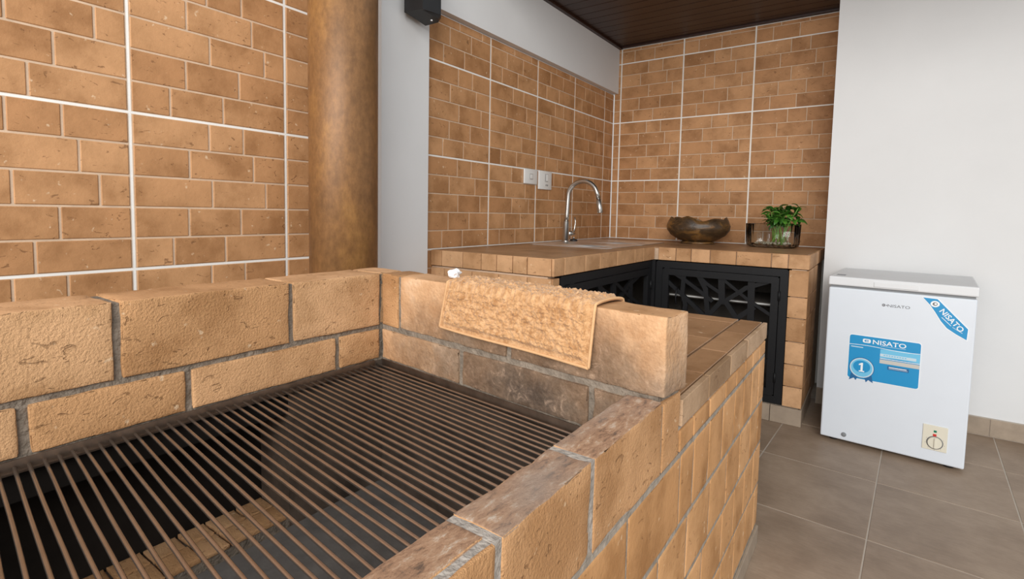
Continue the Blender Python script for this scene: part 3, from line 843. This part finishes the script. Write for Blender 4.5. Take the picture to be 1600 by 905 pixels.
raw('spray_head', bm, 'brushed_nickel', tp, (0.337, -0.924, 1.163), 0, True)
bm = tube([(0.0, 0, 0), (0.012, 0.03, 0.0), (0.016, 0.052, 0.0)], [0.015, 0.015, 0.012], 14)
lv = raw('lever_hub', bm, 'brushed_nickel', tp, (0.122, -0.912, zt + 0.055), 0, True)
bm = tube([(0, 0, 0), (0.004, 0.004, 0.03), (0.006, 0.010, 0.07), (0.002, 0.006, 0.10)], [0.006, 0.005, 0.0045, 0.005], 10)
raw('lever', bm, 'brushed_nickel', lv, (0.137, -0.862, zt + 0.058), 0, True)
pg = empty('sink_plug', (0.105, -0.80, CZ + 0.0036)); tag(pg, 'small dark sink plug lying behind the sink basin', 'plug')
raw('stopper', lathe([(0.024, 0), (0.026, 0.004), (0.022, 0.012), (0.008, 0.014), (0.0, 0.014)], 20), 'black_plastic', pg, (0.105, -0.80, CZ + .0036), 0, True)
raw('knob', lathe([(0.006, 0.014), (0.006, 0.022), (0.009, 0.026), (0.0, 0.028)], 14), 'steel', pg, (0.105, -0.80, CZ + .0036), 0, True)

# ------------------------------------------------------------------ sockets on the sink wall
def plate(name, label, y0, y1, z0, z1, kind):
    yc, zc = (y0 + y1) / 2, (z0 + z1) / 2
    e = empty(name, (0.0005, yc, zc)); tag(e, label, 'socket')
    box('cover', 0.0006, 0.011, y0, y1, z0, z1, 'socket_white', e, 0.003, 2)
    if kind == 1:
        s = box('switch_frame', 0.0112, 0.0135, yc - .020, yc + .020, zc - .018, zc + .018, 'socket_grey', e, 0.001)
        box('rocker', 0.0136, 0.0165, yc - .012, yc + .012, zc - .012, zc + .012, 'socket_white', s, 0.001)
    else:
        s = box('switch_frame', 0.0112, 0.0130, yc - .012, yc + .030, zc - .010, zc + .040, 'socket_grey', e, 0.001)
        box('rocker', 0.0131, 0.016, yc + .006, yc + .026, zc - .004, zc + .036, 'socket_white', s, 0.001)
        for q in (-1, 1):
            box('pin_hole', 0.0112, 0.0122, yc + .016 + q * .009 - .003, yc + .016 + q * .009 + .003, zc - .036, zc - .026, 'black_plastic', e)
    return e
plate('wall_switch', 'small white wall switch plate, the shorter of two on the sink wall', -1.262, -1.118, 1.243, 1.333, 1)
plate('wall_socket', 'taller white switch and socket plate beside the small switch', -1.098, -0.945, 1.217, 1.334, 2)

# ------------------------------------------------------------------ black wall speaker on the pillar
sp = empty('wall_speaker', (WP, -2.22, 1.96)); tag(sp, 'black box-shaped wall speaker mounted on the white pillar', 'speaker')
box('bracket', WP + .0005, WP + .03, -2.25, -2.20, 1.95, 2.05, 'black_plastic', sp, 0.003)
bm = bmesh.new()
prof = [(-0.066, 0.0), (-0.052, 0.095), (0.040, 0.112), (0.068, 0.085), (0.068, 0.0)]
lo = [(y * 0.97, x * 0.92) for y, x in prof]
zs = [(1.888, 0.90), (1.905, 1.0), (2.12, 1.0), (2.135, 0.92)]
rings = []
for z, s in zs:
    rings.append([bm.verts.new((x * s, y * s, z - 1.96 - (0.018 * (y + .06) / .12 if z < 1.9 else 0.0) + (0.018 if z < 1.9 else 0))) for y, x in prof])
for a, b in zip(rings, rings[1:]):
    for i in range(5): bm.faces.new((a[i], a[(i + 1) % 5], b[(i + 1) % 5], b[i]))
bm.faces.new(rings[0]); bm.faces.new(rings[-1])
raw('cabinet', bm, 'black_plastic', sp, (WP + .0305, -2.222, 1.96))
raw('indicator', lathe([(0.0045, 0), (0.0045, 0.004), (0, 0.005)], 12), 'led_white', sp, (WP + .105, -2.20, 1.882))

# ------------------------------------------------------------------ bowl
bo = empty('wooden_bowl', (0.765, -0.285, CZ)); tag(bo, 'wide brown bowl with a jagged wavy rim on the worktop', 'bowl')
def bfn(r, z, a, k):
    w = 0.0
    if k >= 5:
        kk = {5: 0.5, 6: 1.0, 7: 1.0, 8: 0.5}.get(k, 0.0)
        w = kk * (0.011 * math.sin(3 * a + 0.5) + 0.008 * math.sin(7 * a + 1.0) + 0.018 * max(0, math.cos(a - R(205))) ** 14 + 0.020 * max(0, math.cos(a - R(-28))) ** 16)
    return r * (1 + 0.02 * math.sin(2 * a + 1)), (z + w) * 1.2
prof = [(0.085, 0.014), (0.120, 0.022), (0.172, 0.048), (0.197, 0.078), (0.200, 0.100), (0.188, 0.122), (0.176, 0.134), (0.168, 0.132), (0.174, 0.118), (0.184, 0.095), (0.160, 0.055), (0.10, 0.032), (0.0, 0.028)]
raw('vessel', lathe(prof, 72, 1.0, 0.88, bfn), 'bowl_glaze', bo, (0.765, -0.285, CZ), 0, True)
raw('foot', lathe([(0.10, 0.0005), (0.112, 0.004), (0.108, 0.014), (0.085, 0.020), (0.0, 0.020)], 40, 1.0, 0.88), 'bowl_glaze', bo, (0.765, -0.285, CZ), 0, True)

# ------------------------------------------------------------------ glass vase and plant
VC = (1.222, -0.30)
va = empty('glass_vase', (VC[0], VC[1], CZ)); tag(va, 'oval clear fluted glass vase holding the green plant', 'vase')
def vfn(r, z, a, k):
    f = 1 + (0.011 * math.cos(24 * a) if 1 <= k <= 7 else 0)
    c, s = abs(math.cos(a)), abs(math.sin(a))
    se = (c ** 3.2 + s ** 3.2) ** (-1 / 3.2)
    return r * f * se, z
vp = [(0.0, 0.0006), (0.118, 0.0006), (0.140, 0.010), (0.146, 0.030), (0.150, 0.145), (0.1465, 0.147), (0.143, 0.145), (0.139, 0.032), (0.130, 0.016), (0.0, 0.012)]
raw('glass_body', lathe(vp, 224, 1.0, 0.62, vfn), 'clear_glass', va, (VC[0], VC[1], CZ), R(-8), True)
pt = empty('leafy_plant', (VC[0] + .04, VC[1], CZ + 0.016)); tag(pt, 'bushy bright green leafy plant growing out of the glass vase', 'plant')
def leaf_mesh(i):
    bm = bmesh.new(); L_ = 0.052; W = 0.014
    rows = []
    for k in range(6):
        t = k / 5
        w = W * math.sin(math.pi * min(0.97, t * 0.94 + 0.04)) ** 0.8
        z = 0.010 * math.sin(t * 2.0) - 0.022 * t * t * (1 + 0.4 * i)
        rows.append([bm.verts.new((t * L_, -w, z + 0.003)), bm.verts.new((t * L_, 0, z)), bm.verts.new((t * L_, w, z + 0.003))])
    for a, b in zip(rows, rows[1:]):
        for j in range(2): bm.faces.new((a[j], a[j + 1], b[j + 1], b[j]))
    top = list(bm.faces)
    g = bmesh.ops.extrude_face_region(bm, geom=top)
    bmesh.ops.translate(bm, vec=(0, 0, -0.0006), verts=[v for v in g['geom'] if isinstance(v, bmesh.types.BMVert)])
    return mesh_from_bm(bm, 'leaf', 'leaf', True)
lms = [leaf_mesh(i) for i in range(3)]
prg = random.Random(21)
base = Vector((VC[0] + .04, VC[1], CZ + 0.016))
for s in range(15):
    a = prg.uniform(0, 2 * math.pi); rr = prg.uniform(0.01, 0.055)
    p0 = base + Vector((prg.uniform(-.05, .045), prg.uniform(-.035, .035), 0))
    p2 = Vector((VC[0] + .050 + 0.105 * prg.uniform(-1, 1), VC[1] + 0.065 * prg.uniform(-1, 1), CZ + prg.uniform(0.165, 0.250)))
    p1 = (p0 + p2) / 2 + Vector((0, 0, 0.02))
    raw('stem', tube([p0 - base, p1 - base, p2 - base], [0.0035, 0.003, 0.002], 6), 'stem_green', pt, base, 0, True)
    for q in range(9):
        t = prg.uniform(0.62, 1.0) if q < 6 else 1.0
        pos = p1.lerp(p2, (t - 0.5) * 2)
        o = bpy.data.objects.new('leaf', lms[prg.randrange(3)])
        link(o, pt, pos)
        o.rotation_euler = (prg.uniform(-.5, .5), prg.uniform(-0.75, 0.35), prg.uniform(0, 2 * math.pi))
        k = prg.uniform(0.75, 1.2); o.scale = (k, k, k)
bm = bmesh.new()
for q in range(46):
    g = bmesh.ops.create_icosphere(bm, subdivisions=1, radius=prg.uniform(0.006, 0.010))['verts']
    a = prg.uniform(0, 6.28); r0 = math.sqrt(prg.random())
    bmesh.ops.translate(bm, vec=(r0 * 0.105 * math.cos(a) - .04, r0 * 0.055 * math.sin(a), prg.uniform(0.008, 0.014)), verts=g)
o = raw('pebbles', bm, ['pebble'], pt, base, 0, True); o['kind'] = 'stuff'

# ------------------------------------------------------------------ towel draped over the end wall
def towel():
    bm = bmesh.new()
    nu, nv = 240, 150
    U0, U1 = 0.268, 0.668
    front, back = 0.100, 0.060
    top = 0.9015
    th = TT + 0.006
    total = front + th + back
    grid = []
    for i in range(nu + 1):
        row = []
        u = i / nu
        for j in range(nv + 1):
            v = j / nv * total
            s = U0 + (U1 - U0) * u
            flen = front * (0.93 + 0.10 * u)
            if v < front:
                t = 1 - v / front                     # 1 bottom .. 0 top
                z = top - 0.010 - flen * t; d = -0.006 - 0.006 * t - 0.003 * math.sin(u * 7) * t
                s += -0.016 * t * (1 - u) - 0.004 * t * u
            elif v < front + th:
                t = (v - front) / th
                z = top + 0.001 + 0.007 * math.sin(math.pi * t) ** 0.5; d = -0.006 + (th + 0.006) * t
            else:
                t = (v - front - th) / back
                z = top - 0.008 - back * t; d = th + 0.002 + 0.004 * t
            x, y, zz = tw(s, d, z)
            # terry pile: knobbly relief, flat along the hems
            e = min(u, 1 - u) * (U1 - U0); ev = v
            m_ = min(1.0, max(0.0, (e - 0.010) / 0.006)) * min(1.0, max(0.0, (ev - 0.010) / 0.006))
            p = Vector((s * 150, v * 150, 0))
            h = (abs(noise.noise(p)) * 0.0065 + abs(noise.noise(p * 0.45 + Vector((9, 2, 0)))) * 0.005 + noise.noise(Vector((s * 30, v * 140, 3))) * 0.0025) * m_ + 0.0026 * m_
            fn = Vector((0, 0, 1)) if front <= v < front + th else (Vector((math.sin(ANG), -math.cos(ANG), 0.15)) if v < front else Vector((-math.sin(ANG), math.cos(ANG), 0)))
            row.append(bm.verts.new(Vector((x, y, zz)) + fn * h))
        grid.append(row)
    for i in range(nu):
        for j in range(nv):
            bm.faces.new((grid[i][j], grid[i + 1][j], grid[i + 1][j + 1], grid[i][j + 1]))
    c = Vector(tw(0.468, 0.04, 0.90))
    bmesh.ops.translate(bm, vec=-c, verts=bm.verts)
    hem = []
    for i in range(nu + 1): hem.append(grid[i][0].co.copy())
    side = [grid[nu][j].co.copy() for j in range(nv + 1)]
    side0 = [grid[0][j].co.copy() for j in range(nv + 1)]
    return bm, c, hem, side, side0
bm, c, hem, side, side0 = towel()
te = empty('terry_towel', c); tag(te, 'tan terry towel draped over the barbecue end wall', 'towel')
tf = raw('cloth', bm, 'towel_terry', te, c, 0, True)
md = tf.modifiers.new('thick', 'SOLIDIFY'); md.thickness = 0.004; md.offset = -1
raw('hem', tube(hem[::3], 0.0030, 8), 'towel_hem', te, c, 0, True)
raw('hem', tube(side[::2], 0.0030, 8), 'towel_hem', te, c, 0, True)
raw('hem', tube(side0[::2], 0.0030, 8), 'towel_hem', te, c, 0, True)
# crumpled tissue on the wall top beside the towel
bm = bmesh.new(); bmesh.ops.create_icosphere(bm, subdivisions=3, radius=0.016)
for v in bm.verts:
    v.co *= 1 + 0.55 * noise.noise(v.co * 90 + Vector((4, 1, 2)))
    v.co.z *= 0.75
zm = min(v.co.z for v in bm.verts)
bmesh.ops.translate(bm, vec=(0, 0, -zm), verts=bm.verts)
ti = raw('crumpled_tissue', bm, 'tissue', None, tw(0.212, 0.070, 0.9005)); tag(ti, 'small crumpled white tissue on the wall top beside the towel', 'tissue')

# ------------------------------------------------------------------ chest freezer
FA = (1.578, -0.974); FANG = math.atan2(-0.038, 0.528)
fz = empty('chest_freezer', (FA[0], FA[1], 0.0), FANG)
tag(fz, 'white chest freezer with blue stickers against the white wall', 'freezer')
FW, FD = 0.529, 0.535
def fpart(name, bm, mat, loc=(0, 0, 0), smooth=False, parent=fz):
    o = bpy.data.objects.new(name, mesh_from_bm(bm, name, mat, smooth))
    col.objects.link(o); o.parent = parent
    pl_ = FL.get(parent.name, Vector((0, 0, 0)))
    o.location = Vector(loc) - pl_; FL[o.name] = Vector(loc)
    return o
FL = {}
def fbox(name, x0, x1, y0, y1, z0, z1, mat, bev=0.0, seg=2, parent=fz):
    return fpart(name, box_bm(x1 - x0, y1 - y0, z1 - z0, bev, seg), mat, ((x0 + x1) / 2, (y0 + y1) / 2, (z0 + z1) / 2), False, parent)
body = fbox('cabinet', 0, FW, 0, FD, 0.018, 0.744, 'freezer_white', 0.006)
fbox('gasket', 0.006, FW - 0.006, 0.006, FD - .01, 0.744, 0.755, 'gasket_grey')
lid = fbox('lid', -0.003, FW + 0.003, -0.008, FD, 0.755, 0.797, 'lid_white', 0.006)
fbox('handle_grip', 0.175, 0.335, -0.0115, -0.0078, 0.762, 0.783, 'lid_white', 0.0017, 2, lid)
fbox('hinge_cap', 0.02, 0.055, 0.06, 0.10, 0.797, 0.7985, 'gasket_grey', 0.0, 1, lid)
for x in (0.05, FW - 0.05):
    for y in (0.05, FD - 0.06):
        fpart('foot', lathe([(0.018, 0.0), (0.02, 0.004), (0.015, 0.018), (0.0, 0.018)], 16), 'black_plastic', (x, y, 0.0004), True)
def rrect(x0, x1, z0, z1, r, n=6):
    out = []
    for cx, cz, a0 in ((x1 - r, z1 - r, 0), (x0 + r, z1 - r, 90), (x0 + r, z0 + r, 180), (x1 - r, z0 + r, 270)):
        for k in range(n + 1):
            a = R(a0 + 90 * k / n); out.append((cx + r * math.cos(a), cz + r * math.sin(a)))
    return out
def flat(name, poly, mat, parent, y=0.0, t=0.0006):
    return fpart(name, prism(poly, t), mat, (0, -0.0002 - y, 0), False, parent)
def disc(cx, cz, r, n=28, r2=None): return [(cx + r * math.cos(2 * math.pi * k / n), cz + (r2 or r) * math.sin(2 * math.pi * k / n)) for k in range(n)]
def text(name, s, cx, cz, width, mat, parent, y, ang=0.0, height=None, bold=0.0):
    cu = bpy.data.curves.new(name, 'FONT'); cu.body = s; cu.align_x = 'CENTER'; cu.align_y = 'CENTER'; cu.size = 1.0; cu.extrude = 0.0; cu.offset = bold
    cu.resolution_u = 3
    tmp = bpy.data.objects.new('tmp', cu); col.objects.link(tmp)
    dg = bpy.context.evaluated_depsgraph_get(); dg.update()
    me = bpy.data.meshes.new_from_object(tmp.evaluated_get(dg))
    bpy.data.objects.remove(tmp)
    xs = [v.co.x for v in me.vertices]; ys = [v.co.y for v in me.vertices]
    w = max(xs) - min(xs); h = max(ys) - min(ys); mx_, my_ = (max(xs) + min(xs)) / 2, (max(ys) + min(ys)) / 2
    kx = width / w; ky = kx if height is None else height / h
    ca, sa = math.cos(ang), math.sin(ang)
    for v in me.vertices:
        px, pz = (v.co.x - mx_) * kx, (v.co.y - my_) * ky
        v.co = (cx + px * ca - pz * sa, 0.0, cz + px * sa + pz * ca)
    me.materials.clear(); me.materials.append(MATS[mat])
    o = bpy.data.objects.new(name, me); col.objects.link(o); o.parent = parent
    o.location = Vector((0, -y, 0)) - FL.get(parent.name, Vector((0, 0, 0)))
    return o
# grey maker's lettering
lg = text('brand_lettering', 'NISATO', 0.270, 0.682, 0.080, 'logo_grey', fz, 0.0008, 0, 0.0125)
flat('brand_mark', disc(0.2155, 0.6825, 0.0065, 20, 0.006), 'logo_grey', fz)
flat('brand_mark', rrect(0.2115, 0.2185, 0.6815, 0.6838, 0.001), 'freezer_white', fz, 0.0006)
flat('brand_mark', disc(0.2265, 0.6825, 0.0024, 12), 'logo_grey', fz)
# large blue sticker
st = flat('promo_sticker', rrect(0.093, 0.361, 0.324, 0.533, 0.012), 'sticker_white', fz)
s1 = flat('print_field', rrect(0.096, 0.358, 0.327, 0.530, 0.010), 'sticker_blue', st, 0.0007)
def wave(x0, x1, zf, w, n=24):
    up = []; dn = []
    for k in range(n + 1):
        x = x0 + (x1 - x0) * k / n
        up.append((x, zf((x - x0) / (x1 - x0)) + w)); dn.append((x, zf((x - x0) / (x1 - x0))))
    return up + dn[::-1]
flat('white_wave', wave(0.0965, 0.3575, lambda t: 0.484 + 0.003 * math.sin(6.28 * t) - 0.002 * t, 0.0022), 'sticker_white', st, 0.0014, 0.0003)
flat('light_field', wave(0.215, 0.3575, lambda t: 0.440 + 0.004 * math.sin(3.1 * t), 0.040), 'sticker_light_blue', st, 0.0014, 0.0002)
text('sticker_lettering', 'NISATO', 0.2460, 0.5085, 0.122, 'sticker_white', st, 0.0019, 0, 0.0205, 0.012)
flat('sticker_logo', rrect(0.147, 0.177, 0.500, 0.518, 0.006), 'sticker_white', st, 0.0014, 0.0003)
flat('sticker_logo', rrect(0.1535, 0.1705, 0.5045, 0.5135, 0.003), 'sticker_blue', st, 0.0018, 0.0002)
flat('sticker_logo', rrect(0.1585, 0.1705, 0.5075, 0.5100, 0.001), 'sticker_white', st, 0.0021, 0.0002)
flat('print_line', rrect(0.215, 0.306, 0.4935, 0.4950, 0.0005), 'sticker_pale', st, 0.0014, 0.0003)
flat('print_line', rrect(0.103, 0.150, 0.4735, 0.4775, 0.001), 'sticker_pale', st, 0.0014, 0.0003)
flat('print_bar', rrect(0.215, 0.345, 0.448, 0.4605, 0.001), 'sticker_pale', st, 0.0018, 0.0003)
for q in range(9): flat('print_line', rrect(0.228 + q * 0.0095, 0.2345 + q * 0.0095, 0.4525, 0.4570, 0.0005), 'sticker_light_blue', st, 0.0022, 0.0002)
flat('print_bar', rrect(0.215, 0.3575, 0.416, 0.434, 0.001), 'sticker_grey', st, 0.0018, 0.0003)
flat('print_bar', rrect(0.215, 0.3575, 0.4375, 0.4400, 0.001), 'sticker_white', st, 0.0020, 0.0003)
flat('print_bar', rrect(0.245, 0.322, 0.392, 0.409, 0.002), 'sticker_dark_blue', st, 0.0018, 0.0003)
flat('print_line', rrect(0.250, 0.314, 0.4015, 0.4050, 0.001), 'sticker_white', st, 0.0022, 0.0002)
flat('print_line', rrect(0.250, 0.318, 0.3965, 0.3978, 0.0005), 'sticker_white', st, 0.0022, 0.0002)
bd = flat('award_badge', disc(0.149, 0.380, 0.049), 'sticker_dark_blue', st, 0.0014, 0.0003)
flat('badge_ring', disc(0.149, 0.380, 0.046), 'sticker_pale', st, 0.0018, 0.0002)
flat('badge_ring', disc(0.149, 0.380, 0.041), 'sticker_light_blue', st, 0.0021, 0.0002)
flat('badge_ring', disc(0.149, 0.386, 0.033, 28, 0.028), 'sticker_blue', st, 0.0024, 0.0002)
flat('badge_numeral', [(0.139, 0.362), (0.160, 0.362), (0.160, 0.367), (0.1535, 0.367), (0.1535, 0.404), (0.148, 0.404), (0.138, 0.397), (0.138, 0.391), (0.1455, 0.394), (0.1455, 0.367), (0.139, 0.367)], 'sticker_white', st, 0.0027, 0.0002)
for q in (-1, 1):
    x = 0.149 + q * 0.024
    flat('ribbon_tail', [(x - .016, 0.350), (x + .016, 0.350), (x + .022 * (1 if q > 0 else 0.2) , 0.318), (x + q * .004, 0.328), (x - .022 * (1 if q < 0 else 0.2), 0.316)], 'sticker_dark_blue', st, 0.0011, 0.0003)
# corner ribbon sticker
rb = flat('corner_sticker', [(0.347, 0.737), (0.402, 0.735), (0.509, 0.618), (0.507, 0.566), (0.470, 0.586), (0.436, 0.608), (0.414, 0.636), (0.394, 0.672), (0.374, 0.704)], 'sticker_white', fz)
flat('print_field', [(0.352, 0.734), (0.401, 0.732), (0.506, 0.617), (0.504, 0.571), (0.470, 0.590), (0.438, 0.612), (0.417, 0.639), (0.397, 0.674), (0.377, 0.705)], 'sticker_blue', rb, 0.0007, 0.0003)
an = math.atan2(-0.105, 0.094)
text('sticker_lettering', 'NISATO', 0.4525, 0.647, 0.108, 'sticker_white', rb, 0.0015, an, 0.0215, 0.014)
flat('sticker_logo', disc(0.394, 0.710, 0.0155, 20, 0.0135), 'sticker_white', rb, 0.0011, 0.0003)
flat('sticker_logo', disc(0.394, 0.710, 0.0085, 16, 0.0075), 'logo_grey', rb, 0.0015, 0.0002)
flat('sticker_logo', disc(0.3955, 0.7105, 0.0045, 12), 'sticker_white', rb, 0.0018, 0.0002)
flat('print_line', [(0.418, 0.655), (0.4195, 0.6565), (0.452, 0.624), (0.4505, 0.6225)], 'sticker_white', rb, 0.0011, 0.0003)
flat('print_line', [(0.455, 0.618), (0.4565, 0.6195), (0.490, 0.598), (0.489, 0.596)], 'sticker_pale', rb, 0.0011, 0.0003)
# thermostat panel
tpn = fbox('control_panel', 0.385, 0.469, -0.004, 0.001, 0.073, 0.182, 'panel_cream', 0.0015)
dial = fpart('dial_ring', lathe([(0.0285, 0), (0.0285, 0.0015), (0.0265, 0.0018), (0.0265, 0.001), (0.0, 0.001)], 32), 'logo_grey', (0.428, -0.0041, 0.108), False, tpn)
dial.rotation_euler = (R(90), 0, 0)
kb = fpart('dial_knob', lathe([(0.0255, 0.001), (0.024, 0.007), (0.0, 0.007)], 32), 'panel_cream', (0.428, -0.0041, 0.108), False, tpn); kb.rotation_euler = (R(90), 0, 0)
fbox('dial_grip', 0.4255, 0.4305, -0.017, -0.0111, 0.086, 0.130, 'panel_cream', 0.001, 1, tpn)
fbox('green_lamp', 0.422, 0.432, -0.0056, -0.0041, 0.153, 0.162, 'led_green', 0.0005, 1, tpn)
fbox('red_lamp', 0.420, 0.432, -0.0056, -0.0041, 0.136, 0.146, 'led_red', 0.0005, 1, tpn)
for q in range(7):
    a = R(150 + q * 40); cx, cz = 0.428 + 0.0325 * math.cos(a), 0.108 + 0.0325 * math.sin(a)
    flat('dial_mark', disc(cx, cz, 0.0011, 8), 'logo_grey', tpn, 0.0040, 0.0003)
dp = fpart('drain_plug', lathe([(0.010, 0), (0.010, 0.004), (0.007, 0.006), (0.0, 0.006)], 20), 'gasket_grey', (0.097, -0.0002, 0.047), True); dp.rotation_euler = (R(90), 0, 0)
